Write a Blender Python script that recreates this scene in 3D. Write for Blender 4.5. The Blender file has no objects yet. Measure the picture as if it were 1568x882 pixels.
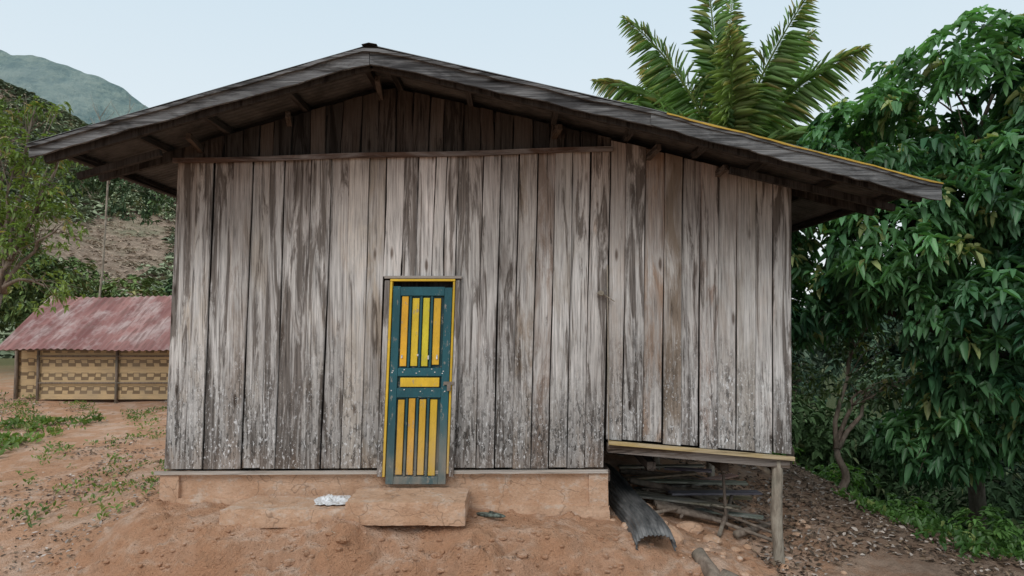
import bpy, math, random, bmesh
import numpy as np
from mathutils import Vector
random.seed(7); rng=np.random.default_rng(7)
R=random.uniform
scene=bpy.context.scene
# ------------------------------------------------------------ noise
def h3(i):
    v=np.sin(i[...,0]*127.1+i[...,1]*311.7+i[...,2]*74.7)*43758.5453
    return v-np.floor(v)
def vnoise(p):
    p=np.asarray(p,float); i=np.floor(p); f=p-i; f=f*f*(3-2*f); r=0
    for a in (0,1):
        for b in (0,1):
            for c in (0,1):
                w=(f[...,0] if a else 1-f[...,0])*(f[...,1] if b else 1-f[...,1])*(f[...,2] if c else 1-f[...,2])
                r=r+w*h3(i+np.array([a,b,c]))
    return r
def fbm(p,o=4):
    p=np.asarray(p,float); s=0;a=.5;t=0
    for k in range(o):
        s=s+a*vnoise(p*(2**k)+k*17.3); t+=a; a*=.5
    return s/t
# ------------------------------------------------------------ mesh helpers
def empty(name):
    e=bpy.data.objects.new(name,None); scene.collection.objects.link(e); return e
def np_mesh(name,V,F,cols=None,mats=(),parent=None,smooth=False,mi=None):
    V=np.asarray(V,np.float32); F=np.asarray(F,np.int32); k=F.shape[1]
    me=bpy.data.meshes.new(name); me.vertices.add(len(V)); me.vertices.foreach_set('co',V.ravel())
    me.loops.add(F.size); me.loops.foreach_set('vertex_index',F.ravel())
    me.polygons.add(len(F)); me.polygons.foreach_set('loop_start',np.arange(0,F.size,k,dtype=np.int32))
    me.update(calc_edges=True)
    if cols is not None:
        a=me.color_attributes.new('Col','FLOAT_COLOR','POINT'); a.data.foreach_set('color',np.asarray(cols,np.float32).ravel())
    for m in mats: me.materials.append(m)
    if smooth: me.polygons.foreach_set('use_smooth',np.ones(len(F),bool))
    o=bpy.data.objects.new(name,me); scene.collection.objects.link(o)
    if parent: o.parent=parent
    return o
class MB:
    def __init__(s): s.v=[];s.f=[];s.c=[];s.m=[]
    def add(s,V,F,col=(.3,.3,.3),m=0,rnd=None):
        b=len(s.v); s.v+= [tuple(p) for p in V]; s.f+=[tuple(b+i for i in f) for f in F]
        r=R(0,1) if rnd is None else rnd
        s.c+=[(col[0],col[1],col[2],r)]*len(V); s.m+=[m]*len(F)
    def box(s,x0,x1,y0,y1,z0,z1,col=(.3,.3,.3),m=0,T=None):
        V=[(x,y,z) for z in (z0,z1) for y in (y0,y1) for x in (x0,x1)]
        if T: V=[T(*p) for p in V]
        s.add(V,[(0,2,3,1),(4,5,7,6),(0,1,5,4),(2,6,7,3),(0,4,6,2),(1,3,7,5)],col,m)
    def beam(s,a,b,w,h,col,m=0,up=(0,0,1)):
        a=Vector(a);b=Vector(b);d=(b-a).normalized();u=Vector(up);sd=d.cross(u).normalized();u=sd.cross(d)
        V=[]
        for p in (a,b):
            for i,j in ((-1,-1),(1,-1),(1,1),(-1,1)): V.append(p+sd*i*w/2+u*j*h/2)
        s.add(V,[(0,1,2,3),(7,6,5,4),(0,4,5,1),(1,5,6,2),(2,6,7,3),(3,7,4,0)],col,m)
    def tube(s,pts,rad,n=8,col=(.2,.15,.1),m=0):
        pts=[Vector(p) for p in pts]; V=[];F=[]
        for i,p in enumerate(pts):
            d=(pts[min(i+1,len(pts)-1)]-pts[max(i-1,0)]).normalized()
            u=d.cross(Vector((0.31,1,.12))).normalized(); w=d.cross(u)
            for k in range(n):
                a=2*math.pi*k/n; V.append(p+(u*math.cos(a)+w*math.sin(a))*rad[i])
        for i in range(len(pts)-1):
            for k in range(n):
                F.append((i*n+k,i*n+(k+1)%n,(i+1)*n+(k+1)%n,(i+1)*n+k))
        F.append(tuple(range(n))[::-1]); F.append(tuple((len(pts)-1)*n+k for k in range(n)))
        s.add(V,F,col,m)
    def obj(s,name,mats,parent=None,smooth=False,bevel=0):
        me=bpy.data.meshes.new(name); me.from_pydata(s.v,[],s.f); me.update()
        a=me.color_attributes.new('Col','FLOAT_COLOR','POINT'); a.data.foreach_set('color',np.array(s.c,np.float32).ravel())
        for m in mats: me.materials.append(m)
        me.polygons.foreach_set('material_index',np.array(s.m,np.int32))
        if smooth: me.polygons.foreach_set('use_smooth',np.ones(len(s.f),bool))
        o=bpy.data.objects.new(name,me); scene.collection.objects.link(o)
        if parent: o.parent=parent
        if bevel:
            b=o.modifiers.new('bev','BEVEL'); b.width=bevel; b.segments=1; b.limit_method='ANGLE'
        return o
# ------------------------------------------------------------ material helpers
class G:
    def __init__(s,name,rough=.85,spec=.25):
        s.mat=bpy.data.materials.new(name); s.mat.use_nodes=True; s.nt=s.mat.node_tree; s.nt.nodes.clear()
        s.out=s.nt.nodes.new('ShaderNodeOutputMaterial'); s.b=s.nt.nodes.new('ShaderNodeBsdfPrincipled')
        s.b.inputs['Roughness'].default_value=rough; s.b.inputs['Specular IOR Level'].default_value=spec
        s.nt.links.new(s.b.outputs[0],s.out.inputs[0])
    def sk(s,sock,v):
        if isinstance(v,bpy.types.NodeSocket): s.nt.links.new(v,sock)
        elif v is not None: sock.default_value=v
    def n(s,t,ins=None,**pr):
        nd=s.nt.nodes.new(t)
        for k,v in pr.items(): setattr(nd,k,v)
        for k,v in (ins or {}).items(): s.sk(nd.inputs[k],v)
        return nd
    def pos(s): return s.n('ShaderNodeNewGeometry').outputs['Position']
    def col(s):
        a=s.n('ShaderNodeAttribute',attribute_name='Col'); return a.outputs['Color'],a.outputs['Alpha']
    def vm(s,op,a,b): return s.n('ShaderNodeVectorMath',{0:a,1:b},operation=op).outputs[0]
    def ma(s,op,a,b=0.): return s.n('ShaderNodeMath',{0:a,1:b},operation=op,use_clamp=False).outputs[0]
    def noise(s,vec,scale=(1,1,1),det=5,rough=.55,dist=0.):
        if isinstance(scale,(int,float)): scale=(scale,)*3
        return s.n('ShaderNodeTexNoise',{'Vector':s.vm('MULTIPLY',vec,scale),'Scale':1.,'Detail':det,'Roughness':rough,'Distortion':dist}).outputs[0]
    def mr(s,v,a,b,c=0.,d=1.): return s.n('ShaderNodeMapRange',{0:v,1:a,2:b,3:c,4:d}).outputs[0]
    def mix(s,f,a,b,mode='MIX'):
        nd=s.n('ShaderNodeMix',data_type='RGBA',blend_type=mode)
        def c(v): return v if isinstance(v,bpy.types.NodeSocket) else tuple(v)+((1.,) if len(v)==3 else ())
        s.sk(nd.inputs[0],f); s.sk(nd.inputs[6],c(a)); s.sk(nd.inputs[7],c(b)); return nd.outputs[2]
    def mulc(s,a,k): return s.vm('MULTIPLY',a,(k,k,k) if isinstance(k,(int,float)) else k)
    def sepz(s,p): return s.n('ShaderNodeSeparateXYZ',{0:p}).outputs
    def bump(s,h,st=.4,d=.01):
        s.sk(s.b.inputs['Normal'],s.n('ShaderNodeBump',{'Height':h,'Strength':st,'Distance':d}).outputs[0])
    def done(s,c):
        s.sk(s.b.inputs['Base Color'],c); return s.mat
def wood(name,grey=.75,low=1.,top_dark=1.,axis='Z',bs=.5,gcols=((.25,.24,.235),(.65,.63,.61)),stain=.88,big=None):
    g=G(name,.88,.15); p0=g.pos(); c,r=g.col()
    off=g.n('ShaderNodeCombineXYZ',{0:g.ma('MULTIPLY',r,37.),1:g.ma('MULTIPLY',r,91.),2:g.ma('MULTIPLY',r,53.)}).outputs[0]
    p=g.vm('ADD',p0,off)
    def S(a,b): return {'Z':(a,a,b),'X':(b,a,a),'Y':(a,b,a)}[axis]
    grain=g.noise(p,S(75,2.0),6,.7)
    streak=g.noise(p,S(11,.8),6,.70,1.1); patch=g.noise(g.vm('ADD',p,(5.,2.,8.)),S(6,1.3),6,.7,.8)
    z=g.sepz(p0)[2]
    rs=g.mr(r,0.,1.,-.09,.09)
    base=g.mix(g.mr(grain,.3,.72),g.mulc(c,.6),g.mulc(c,1.3))
    gm=1.
    if top_dark:
        um=g.mr(g.ma('ADD',z,g.ma('MULTIPLY',patch,1.6)),2.8,4.2)  # boards turn darker and browner towards the roof
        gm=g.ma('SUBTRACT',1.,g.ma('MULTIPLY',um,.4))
    gf=g.ma('MULTIPLY',g.mr(g.ma('ADD',patch,rs),.37,.54,0.,grey),gm)
    gcol=g.mix(g.mr(grain,.34,.66),gcols[0],gcols[1])
    base=g.mix(gf,base,gcol)
    base=g.mix(g.mr(g.ma('ADD',streak,rs),.53,.62,0.,stain),base,g.mulc(base,(.25,.22,.20)))
    base=g.mix(g.mr(grain,.42,.34,0.,.55),base,g.mulc(base,.4))
    if top_dark: base=g.mix(g.ma('MULTIPLY',um,.8),base,g.mulc(base,(.54,.42,.35)))
    vo=g.n('ShaderNodeTexVoronoi',{'Vector':g.vm('MULTIPLY',p,S(6,1.6)),'Scale':1.}).outputs['Distance']
    base=g.mix(g.mr(vo,.06,.13,.85,0.),base,g.mulc(base,(.22,.17,.14)))
    if low:
        lp=g.noise(p0,(1.3,1.3,1.3),4,.6)
        lm=g.mr(g.ma('ADD',g.ma('ADD',z,g.ma('MULTIPLY',patch,1.3)),g.ma('MULTIPLY',lp,1.8)),2.75,1.8)
        fl=g.noise(p,S(50,22),5,.75); f2=g.noise(g.vm('ADD',p,(3.,9.,1.)),S(34,11),5,.75)
        base=g.mix(g.ma('MULTIPLY',lm,.65),base,g.mulc(base,(.52,.54,.55)))
        base=g.mix(g.ma('MULTIPLY',g.mr(f2,.53,.57,0.,.85),lm),base,(.048,.045,.042))
        base=g.mix(g.ma('MULTIPLY',g.mr(fl,.575,.61,0.,.95),lm),base,(.66,.67,.68))
        mud=g.mr(g.ma('ADD',z,g.ma('MULTIPLY',patch,.5)),.50,.18,0.,.30)
        base=g.mix(mud,base,(.33,.23,.17))
    if big:
        base=g.mix(g.mr(g.noise(p0,(.9,.9,.7),3,.5),.38,.62),g.mulc(base,(.84,.83,.82)),g.mulc(base,(1.26,1.27,1.28)))
    g.bump(grain,bs,.012)
    return g.done(base)
M_board=wood('weathered_board',.90,big=1); M_gable=wood('dark_board',.04,0,0)  # second material: dark boards with hardly any grey weathering
M_beamx=wood('weathered_beam',.3,0,0,'X'); M_beamy=wood('dark_beam',.08,0,0,'Y')
M_fascia=wood('fascia_wood',.75,0,0,'X',.8,((.06,.063,.068),(.36,.365,.37)),.8)
def paint(name,chip=.6):
    g=G(name,.6,.35); p=g.pos(); c,r=g.col()
    n1=g.noise(p,(22,22,9),6,.75); n2=g.noise(p,(4,4,2),4,.6); n3=g.noise(p,(90,90,20),3,.6)
    b=g.mix(g.mr(n2,.3,.7),g.mulc(c,.72),g.mulc(c,1.2))
    b=g.mix(g.mr(n3,.52,.75,0.,.4),b,g.mulc(b,.5))
    b=g.mix(g.mr(n1,.60,.64,0.,chip),b,(.30,.27,.23))
    z=g.sepz(p)[2]
    b=g.mix(g.ma('MULTIPLY',g.mr(z,.6,-.1),g.mr(n2,.4,.65,.15,.8)),b,(.36,.27,.20))
    g.bump(g.ma('ADD',n3,n1),.35,.006); return g.done(b)
M_paint=paint('chipped_paint',.75)
def concrete(name,a=(.60,.41,.29),b2=(.50,.31,.20)):
    g=G(name,.92,.15); p=g.pos(); n1=g.noise(p,3.2,6,.65); n2=g.noise(p,38,5,.7); n3=g.noise(p,(7,7,11),5,.7)
    b=g.mix(g.mr(n1,.35,.62),a,b2); b=g.mix(g.mr(n3,.52,.68,0.,.7),b,(.62,.53,.45)); b=g.mix(g.mr(n2,.5,.72,0.,.55),b,g.mulc(b,.5))
    vo=g.n('ShaderNodeTexVoronoi',{'Vector':g.vm('ADD',p,g.mulc(g.n('ShaderNodeTexNoise',{'Vector':p,'Scale':5.}).outputs[1],.35)),'Scale':1.5},feature='DISTANCE_TO_EDGE').outputs['Distance']
    b=g.mix(g.mr(vo,.0,.010,.6,0.),b,g.mulc(b,.3))
    g.bump(g.ma('ADD',n2,n1),.7,.02); return g.done(b)
M_conc=concrete('mud_stained_cement')
def metal_dark():
    g=G('aged_corrugated_metal',.6,.3); p=g.pos(); n=g.noise(p,4,4,.7)
    return g.done(g.mix(g.mr(n,.35,.65),(.045,.042,.04),(.11,.105,.10)))
M_metal=metal_dark()
def bark(name,a,b2,sp=(.20,.21,.17)):
    g=G(name,.9,.15); p=g.pos(); n=g.noise(p,(18,18,5),4,.7); n2=g.noise(p,3,3)
    b=g.mix(g.mr(n,.35,.65),a,b2); b=g.mix(g.mr(n2,.5,.7,0.,.5),b,sp); g.bump(n,.7,.02); return g.done(b)
M_bark=bark('tree_bark',(.05,.04,.03),(.13,.11,.09),(.11,.12,.09))
M_post=bark('post_wood',(.17,.14,.11),(.38,.34,.28))
M_twig=bark('twig_bark',(.13,.10,.08),(.26,.21,.17))
def leafmat(name,tr=.3,rough=.42):
    g=G(name,rough,.4); b,r=g.col()
    g.sk(g.b.inputs['Base Color'],b)
    t=g.n('ShaderNodeBsdfTranslucent',{'Color':g.mulc(b,(1.3,1.5,.6))})
    ms=g.n('ShaderNodeMixShader',{0:tr}); g.nt.links.new(g.b.outputs[0],ms.inputs[1]); g.nt.links.new(t.outputs[0],ms.inputs[2]); g.nt.links.new(ms.outputs[0],g.out.inputs[0])
    return g.mat
M_leaf=leafmat('leaf_green'); M_palm=leafmat('palm_leaf',.3,.4)
g=G('distant_leaf',.7,.2); c,r=g.col(); M_leafd=g.done(c)
g=G('dry_leaf',.85,.15); c,r=g.col(); M_dry=g.done(c)
# ------------------------------------------------------------ terrain
CP=[(-3.4,0,-.28),(-2.5,0,-.30),(-1,0,-.33),(0,0,-.38),(.9,0,-.46),(1.7,0,-.62),(2.5,0,-.87),(3.5,0,-.98),(5,0,-1.12),
(-3.35,-.35,-.33),(-2.5,-.66,-.32),(-1.4,-.78,-.33),(-.4,-.76,-.36),(.4,-.6,-.43),(1.1,-.5,-.5),(1.8,-.5,-.64),(2.5,-.5,-.9),(3.5,-.5,-1.02),
(-3.65,-.95,-.90),(-2.5,-1.06,-1.0),(-1,-1.12,-1.05),(.4,-1.0,-1.03),(1.2,-1.05,-.98),(2.2,-1.2,-1.03),(4,-1.2,-1.15),
(-5.2,-1.2,-.95),(-6,-3,-1.0),(0,-4,-1.05),(4,-4,-1.2),(0,-8,-1.1),(-14,-8,-.9),(14,-8,-2),(-3.85,.0,-.60),(-4.5,0,-.82),(-6,0,-.80),(-8,0,-.74),(-3.8,-.6,-.86),
(-4.2,3,-.52),(-7,4,-.6),(-10,9,-.42),(-7,9,-.42),(-14,9,-.4),(-12,3,-.6),(-12,0,-.7),(-2,4,-.3),(0,4,-.35),(1.5,1.5,-.5),(2.5,1.5,-.68),
(1.5,4,-.5),(3,4,-.62),(4.2,4,-.72),(4,1.5,-.88),(5.2,.4,-1.05),(5.6,1.6,-1.25),(6.6,3,-2.3),(8,1,-2.2),(6,6,-1.7),(10,6,-4),(12,0,-3.5),
(14,14,-6),(2,8,-.6),(-4,14,-.3),(4,10,-1.2),(8,-4,-1.6),(-14,14,-.3),(0,14,-.8),(14,5,-4.5)]
CP=np.array(CP,float)
D=np.linalg.norm(CP[:,None,:2]-CP[None,:,:2],axis=2)
zm=CP[:,2].mean(); Wt=np.linalg.solve(D-np.eye(len(CP))*.03,CP[:,2]-zm)
def gz(x,y,fine=True):
    x=np.atleast_1d(np.asarray(x,float)); y=np.atleast_1d(np.asarray(y,float))
    xc=np.clip(x,-14,14); yc=np.clip(y,-8,14); z=np.full(x.shape,zm)
    for k in range(len(CP)): z=z+Wt[k]*np.sqrt((xc-CP[k,0])**2+(yc-CP[k,1])**2)
    if fine:
        P=np.stack([x,y,z*1.5],-1)
        bank=np.exp(-((y+.95)/.30)**2)*(x>-5)*(x<3)
        z=z+(fbm(P*1.3,3)-.5)*.10+(fbm(P*4.5+9,4)-.5)*(.07+.24*bank)-np.abs(fbm(P*3+2,4)-.5)*.45*bank+(fbm(P*17+3,3)-.5)*(.030+.075*bank)
        lumps=np.clip(fbm(P*8+40,3)-.58,0,1)*.22*(x<2.5)*(x>-4.2)*(y<.0); z=z+lumps
        inh=(x>-3.3)*(x<.95)*(y>.1)*(y<5.)
        z=np.where(inh>0,np.minimum(z,-.35),z)
    return z
def axis(lo,hi,st,far,gr=1.13):
    a=list(np.arange(lo,hi,st)); s=st; v=a[-1]
    while v<far: s*=gr; v+=s; a.append(v)
    s=st; v=lo; b=[]
    while v>-far: s*=gr; v-=s; b.append(v)
    return np.array(b[::-1]+a)
xs=axis(-6.,5.5,.026,700); ys=axis(-1.7,2.4,.020,700)
XX,YY=np.meshgrid(xs,ys); ZZ=gz(XX.ravel(),YY.ravel())
V=np.stack([XX.ravel(),YY.ravel(),ZZ],-1); nx=len(xs); ny=len(ys)
ii=(np.arange(ny-1)[:,None]*nx+np.arange(nx-1)[None,:]).ravel()
g=G('red_dirt',.95,.1); p=g.pos(); sx=g.sepz(p); nz=g.sepz(g.n('ShaderNodeNewGeometry').outputs['Normal'])[2]
n1=g.noise(p,.9,4,.6); n2=g.noise(p,7,6,.7); n3=g.noise(p,60,4,.7); n4=g.noise(p,2.6,5,.65)
b=g.mix(g.mr(n1,.35,.65),(.64,.38,.245),(.57,.325,.20)); b=g.mix(g.mr(n4,.46,.60,0.,.8),b,(.72,.53,.41))
st=g.mr(nz,.90,.70,0.,.7); b=g.mix(st,b,(.52,.28,.165))
b=g.mix(g.mr(n2,.5,.66,0.,.5),b,(.38,.225,.14)); b=g.mix(g.mr(n3,.55,.70,0.,.5),b,(.26,.17,.115))
rm=g.mr(g.ma('ADD',sx[0],g.ma('MULTIPLY',n2,2.4)),3.4,5.2)
b=g.mix(g.ma('MULTIPLY',rm,.85),b,g.mix(g.mr(n2,.4,.6),(.14,.105,.08),(.29,.22,.17)))
gm=g.mr(g.ma('ADD',sx[1],g.ma('MULTIPLY',n4,6.)),13.,24.); b=g.mix(gm,b,(.13,.13,.06))
gx=g.mr(g.ma('ADD',sx[0],g.ma('MULTIPLY',n4,2.)),6.2,7.7); b=g.mix(gx,b,(.05,.065,.025))
vo=g.n('ShaderNodeTexVoronoi',{'Vector':p,'Scale':26.}).outputs['Distance']
g.bump(g.ma('ADD',g.ma('ADD',n3,g.ma('MULTIPLY',n2,2.)),g.mr(vo,.0,.3,.5,0.)),1.,.035); M_dirt=g.done(b)
np_mesh('ground',V,np.stack([ii,ii+1,ii+1+nx,ii+nx],-1),None,[M_dirt],smooth=True)
# ------------------------------------------------------------ foliage
def norm(a): return a/np.maximum(np.linalg.norm(a,axis=-1,keepdims=True),1e-6)
def leafmesh(name,B,Dr,L,W,cols,mat,parent=None,fold=.25,droop=.15):
    n=len(B); Dr=norm(Dr); up=np.array([0,0,1.])+rng.normal(0,.35,(n,3)); s=norm(np.cross(Dr,up)); u=norm(np.cross(s,Dr))
    L=np.broadcast_to(L,(n,))[:,None]; W=np.broadcast_to(W,(n,))[:,None]; dz=np.array([0,0,-1.])
    V=np.stack([B,B+Dr*L*.33+s*W*.5+u*W*fold,B+Dr*L*.72+s*W*.36+u*W*fold*.7+dz*L*droop*.5,B+Dr*L+dz*L*droop,
      B+Dr*L*.72-s*W*.36+u*W*fold*.7+dz*L*droop*.5,B+Dr*L*.33-s*W*.5+u*W*fold],1).reshape(-1,3)
    k=np.arange(n)[:,None]*6
    F=np.concatenate([k+np.array([[0,1,2,3]]),k+np.array([[0,3,4,5]])],0)
    C=np.concatenate([cols,np.ones((n,1))],1); C=np.repeat(C,6,axis=0)
    return np_mesh(name,V,F,C,[mat],parent)
def crown_pts(lobes,n,thr=.42,sc=1.1,inner=.55):
    P=[];O=[]; vol=np.array([l[3]*l[4]*l[5] for l in lobes])**.75; vol/=vol.sum()
    for l,v in zip(lobes,vol):
        m=int(n*v*2.2); d=norm(rng.normal(size=(m,3))); r=(inner+(1-inner)*rng.random(m)**.6)
        bump=.75+.5*fbm(d*2.2+np.array(l[:3])*3,3)
        q=np.array(l[:3])+d*np.array(l[3:6])*(r*bump)[:,None]
        keep=fbm(q*sc+5,3)>thr; P.append(q[keep]); O.append(d[keep])
    P=np.concatenate(P);O=np.concatenate(O)
    if len(P)>n: k=rng.choice(len(P),n,False); P=P[k];O=O[k]
    return P,O
def palette(P,cols,sc=.9,jit=.25):
    a=np.clip((fbm(P*sc+31,3)-.3)/.4,0,1)[:,None]; cols=np.array(cols,float)
    c=cols[0]*(1-a)+cols[1]*a
    m=rng.random(len(P))<.06; c[m]=cols[2]
    return c*(1+rng.uniform(-jit,jit,(len(P),1)))
def clusters(name,P,O,k,L,W,cols,mat,parent=None,spread=1.,droop=.25):
    n=len(P); B=np.repeat(P,k,0); ax=np.repeat(norm(O+np.array([0,0,.35])),k,0)
    rd=norm(np.cross(ax,rng.normal(size=(n*k,3)))); d=norm(ax*rng.uniform(.0,.7,(n*k,1))+rd*spread+np.array([0,0,-.25]))
    B=B+rng.normal(0,L*.12,B.shape); s=rng.uniform(.6,1.2,n*k)
    c=np.repeat(cols,k,0)*rng.uniform(.75,1.25,(n*k,1))
    return leafmesh(name,B,d,L*s,W*s,c,mat,parent,droop=droop)
def limbs(mb,base,lobes,r0,col=(.2,.15,.1),fork=None,tw=7):
    base=Vector(base); fork=Vector(fork)
    pts=[];rad=[]
    for t in np.linspace(0,1,7):
        p=base.lerp(fork,t)+Vector((math.sin(t*5)*.1,math.cos(t*4)*.06,0)); pts.append(p); rad.append(r0*(1-.35*t))
    mb.tube(pts,rad,10,col)
    for l in lobes:
        c=Vector(l[:3]); q=[];rr=[]
        for t in np.linspace(0,1,7):
            q.append(pts[-1].lerp(c,t)+Vector((R(-.07,.07),R(-.07,.07),math.sin(t*3.14)*.18))); rr.append(r0*.5*(1-.8*t)+.006)
        mb.tube(q,rr,7,col)
        for j in range(tw):
            s=q[R(0,1)>.5 and 3 or 5]; e=c+Vector((R(-1,1)*l[3],R(-1,1)*l[4],R(-.9,.9)*l[5]))*.85
            mid=s.lerp(e,.5)+Vector((R(-.1,.1),R(-.1,.1),R(0,.15))); mb.tube([s,mid,e],[r0*.14,r0*.09,.004],5,col)
T1=empty('broadleaf_tree')
lob=[(6.4,2.6,4.45,1.4,1.3,.95),(5.3,3.2,3.85,1.1,1.2,.85),(4.5,3.8,3.2,.95,1,.75),(4.1,4.4,2.5,.7,.9,.6),(6.9,2,3.1,1.5,1.4,1.1),(5.3,2.9,2.5,1.1,1.2,1.),(6.4,2,1.4,1.35,1.2,.95),(4.75,4.3,1.7,.9,1.1,.6),(7.2,1.9,.2,1.,1.,.7),(6.3,2.6,.4,.9,.9,.7),(5.9,3.2,-.3,.7,.7,.5),(8,2.6,4.2,1.5,1.3,1.2),(8,2.5,2,1.5,1.3,1.3)]
mb=MB(); limbs(mb,(6.9,3.9,gz(6.9,3.9)[0]-.2),lob,.13,fork=(6.5,3.4,1.1)); mb.obj('trunk_and_limbs',[M_bark],T1,True)
P,O=crown_pts(lob,6400,.41,1.5,.5)
col_=palette(P,[(.03,.095,.05),(.13,.29,.12),(.32,.37,.16)],1.3,.35)
clusters('foliage',P,O,7,.20,.080,col_,M_leaf,T1,droop=.38)
for (bx_,by,hx,hz_) in ((4.15,4.0,3.8,1.6),(4.75,3.6,5.2,1.6)):
    T=empty('slender_tree'); mb=MB(); z0=gz(bx_,by)[0]-.1; lb=[(hx,by+.3,hz_-.4,.6,.6,.5),(hx+.5,by,hz_-1.1,.6,.5,.4),(hx-.1,by,hz_-1.2,.5,.5,.3)]
    limbs(mb,(bx_,by,z0),lb,.065,fork=(bx_+.15*(hx-bx_),by,z0+.7),tw=10); mb.obj('trunk',[M_twig],T,True)
    P,O=crown_pts(lb,150,.45,1.5,.3); clusters('leaves',P,O,5,.12,.045,palette(P,[(.05,.09,.04),(.14,.20,.08),(.2,.2,.08)]),M_leaf,T)
def mass(name,lobes,n,L,W,cols,k=5,thr=.38,inner=.6):
    P,O=crown_pts(lobes,n,thr,.5,inner); return clusters(name,P,O,k,L,W,palette(P,cols,.4),M_leafd)
fl=[]
for i in range(26):
    x=R(4.5,20); y=R(8,16)+abs(x-6)*.25; top=min(1.8+.1*(x-4)+R(-.3,.8),x*.28+1.6); fl.append((x,y,top-1.6,R(1.4,2.2),R(1.2,2),R(1.5,2.2)))
for i in range(14):
    x=R(6.5,15); y=R(5,9); fl.append((x,y,R(-1.8,0.2)-.1*(x-6),R(1.2,1.9),R(1.,1.6),R(1.,1.6)))
FC=[(.045,.09,.06),(.13,.21,.12),(.19,.23,.13)]
mass('forest',fl,8000,.26,.11,FC)
fl=[]
for x,y in [(5.6,7.5),(6.5,7.0),(7.3,6.2),(6.2,8.6),(7.4,8.0),(8.4,7.0),(8.6,5.2),(9.6,6.2),(7.6,4.6),(5.2,9.6),(6.6,9.8),(8.2,9.2),(9.6,8.2)]:
    fl.append((x,y,gz(x,y)[0]+R(.5,.9),R(.8,1.1),R(.7,1.0),R(.8,1.2)))
mass('forest',fl,3600,.17,.075,[(.05,.10,.05),(.14,.24,.10),(.2,.25,.12)],5,.36,.4)
mass('forest',[(x,R(19,26),R(-.5,1.8),2.6,2,2.4) for x in np.linspace(-4,34,18)],3600,.55,.24,[(.09,.14,.11),(.17,.24,.17),(.18,.22,.14)])
ug=[(x,y,gz(x,y)[0]+.10,.55,.5,.36) for x,y in [(5.9,2.4),(6.3,1.6),(6.0,.9),(6.7,.6),(5.5,3.2),(5.2,4.4),(4.6,5.6),(6.8,2.6),(7.3,1.4),(6.6,-.1),(7.4,.3),(4.0,6.2),(6.1,4.4),(3.3,6.6),(7,3.6),(5.6,1.7),(5.9,.1)]]
P,O=crown_pts(ug,3000,.42,1.8,.2); clusters('undergrowth',P,O,5,.10,.045,palette(P,[(.04,.10,.03),(.13,.26,.07),(.22,.28,.10)],1.8,.35),M_leaf)
T2=empty('leafy_sapling')
lob=[(-8.7,5.4,4.2,.8,.7,.7),(-9.1,5.6,3.2,.8,.8,.8),(-8.2,5.4,3.5,.6,.6,.7),(-8.45,5.5,5.2,.6,.4,.25),(-9.4,5.6,2.3,.9,.8,.6),(-8.4,5.2,2.6,.55,.6,.5),(-9.0,5.4,4.9,.5,.4,.3),(-8.0,5.3,2.0,.5,.5,.45),(-7.8,5.3,3.0,.4,.5,.5),(-7.9,5.4,4.4,.4,.4,.4)]
mb=MB(); limbs(mb,(-9.3,5.4,gz(-9.3,5.4)[0]-.2),lob,.075,fork=(-8.75,5.4,1.9),tw=9); mb.obj('trunk_and_limbs',[M_twig],T2,True)
P,O=crown_pts(lob,1100,.49,2.0,.05)
clusters('foliage',P,O,5,.105,.042,palette(P,[(.09,.15,.04),(.22,.30,.08),(.36,.30,.12)]),M_leaf,T2)
T3=empty('bare_tree'); mb=MB(); bx_,by=-13.4,16.
mb.tube([(bx_-.3,by,-.6),(bx_,by,3),(bx_+.1,by,6),(bx_+.2,by,7.6)],[.045,.035,.03,.02],7)
for k in range(9):
    z=R(5.8,7.6); a=Vector((bx_+.15,by,z)); d=Vector((R(-.8,.9),R(-.5,.5),R(.7,1.4))).normalized(); L=R(.8,1.9); m=a+d*L*.5; e=a+d*L+Vector((R(-.15,.15),0,.2))
    mb.tube([a,m,e],[.020,.012,.005],5)
    for j in range(3):
        f=m.lerp(e,R(0,.8)); mb.tube([f,f+Vector((R(-.5,.5),R(-.2,.2),R(.3,.7)))],[.009,.004],4)
mb.obj('branches',[M_post],T3,True)
SC=[(.05,.09,.045),(.13,.20,.08),(.18,.21,.10)]
mass('shrub',[(-12.9,17,1.8,1.6,1.3,1.1),(-15.5,17,2.2,1.8,1.3,1.5),(-17.5,17,2.9,1.6,1.3,1.9)],1400,.22,.09,[(.06,.11,.04),(.17,.24,.08),(.24,.24,.10)])
mass('shrub',[(-9.9,17,1.9,1.5,1.1,1.1),(-11.4,18,2.0,1.,1.1,1.0)],1000,.26,.12,[(.035,.075,.04),(.10,.17,.08),(.12,.16,.07)])
mass('shrub',[(-12.2,22,4.0,.9,.9,1.1),(-10.8,22,4.6,.9,.8,.9),(-14.5,20,6.2,1.3,.9,1.2),(-16.5,20,7.6,1.5,1.,1.3),(-13.4,22,7.6,.8,.6,.7)],900,.22,.09,SC)
def hill(name,x0,x1,y0,y1,fn,mat,n=150):
    a=np.linspace(x0,x1,n); b=np.linspace(y0,y1,n); X,Y=np.meshgrid(a,b); Z=fn(X.ravel(),Y.ravel())
    ii=(np.arange(n-1)[:,None]*n+np.arange(n-1)[None,:]).ravel()
    return np_mesh(name,np.stack([X.ravel(),Y.ravel(),Z],-1),np.stack([ii,ii+1,ii+1+n,ii+n],-1),None,[mat],smooth=True)
def hz(X,Y):
    t=np.clip((Y-20)/72,0,1.25); pk=np.clip(26+(-59-X)*.62,2,60)
    P=np.stack([X*.06,Y*.06,X*0],-1)
    return -1.5+(pk+1.5)*np.where(t<1,t**.85,1-(t-1)*.4)+(fbm(P,5)-.5)*6*np.clip(t*3,0,1)
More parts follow.
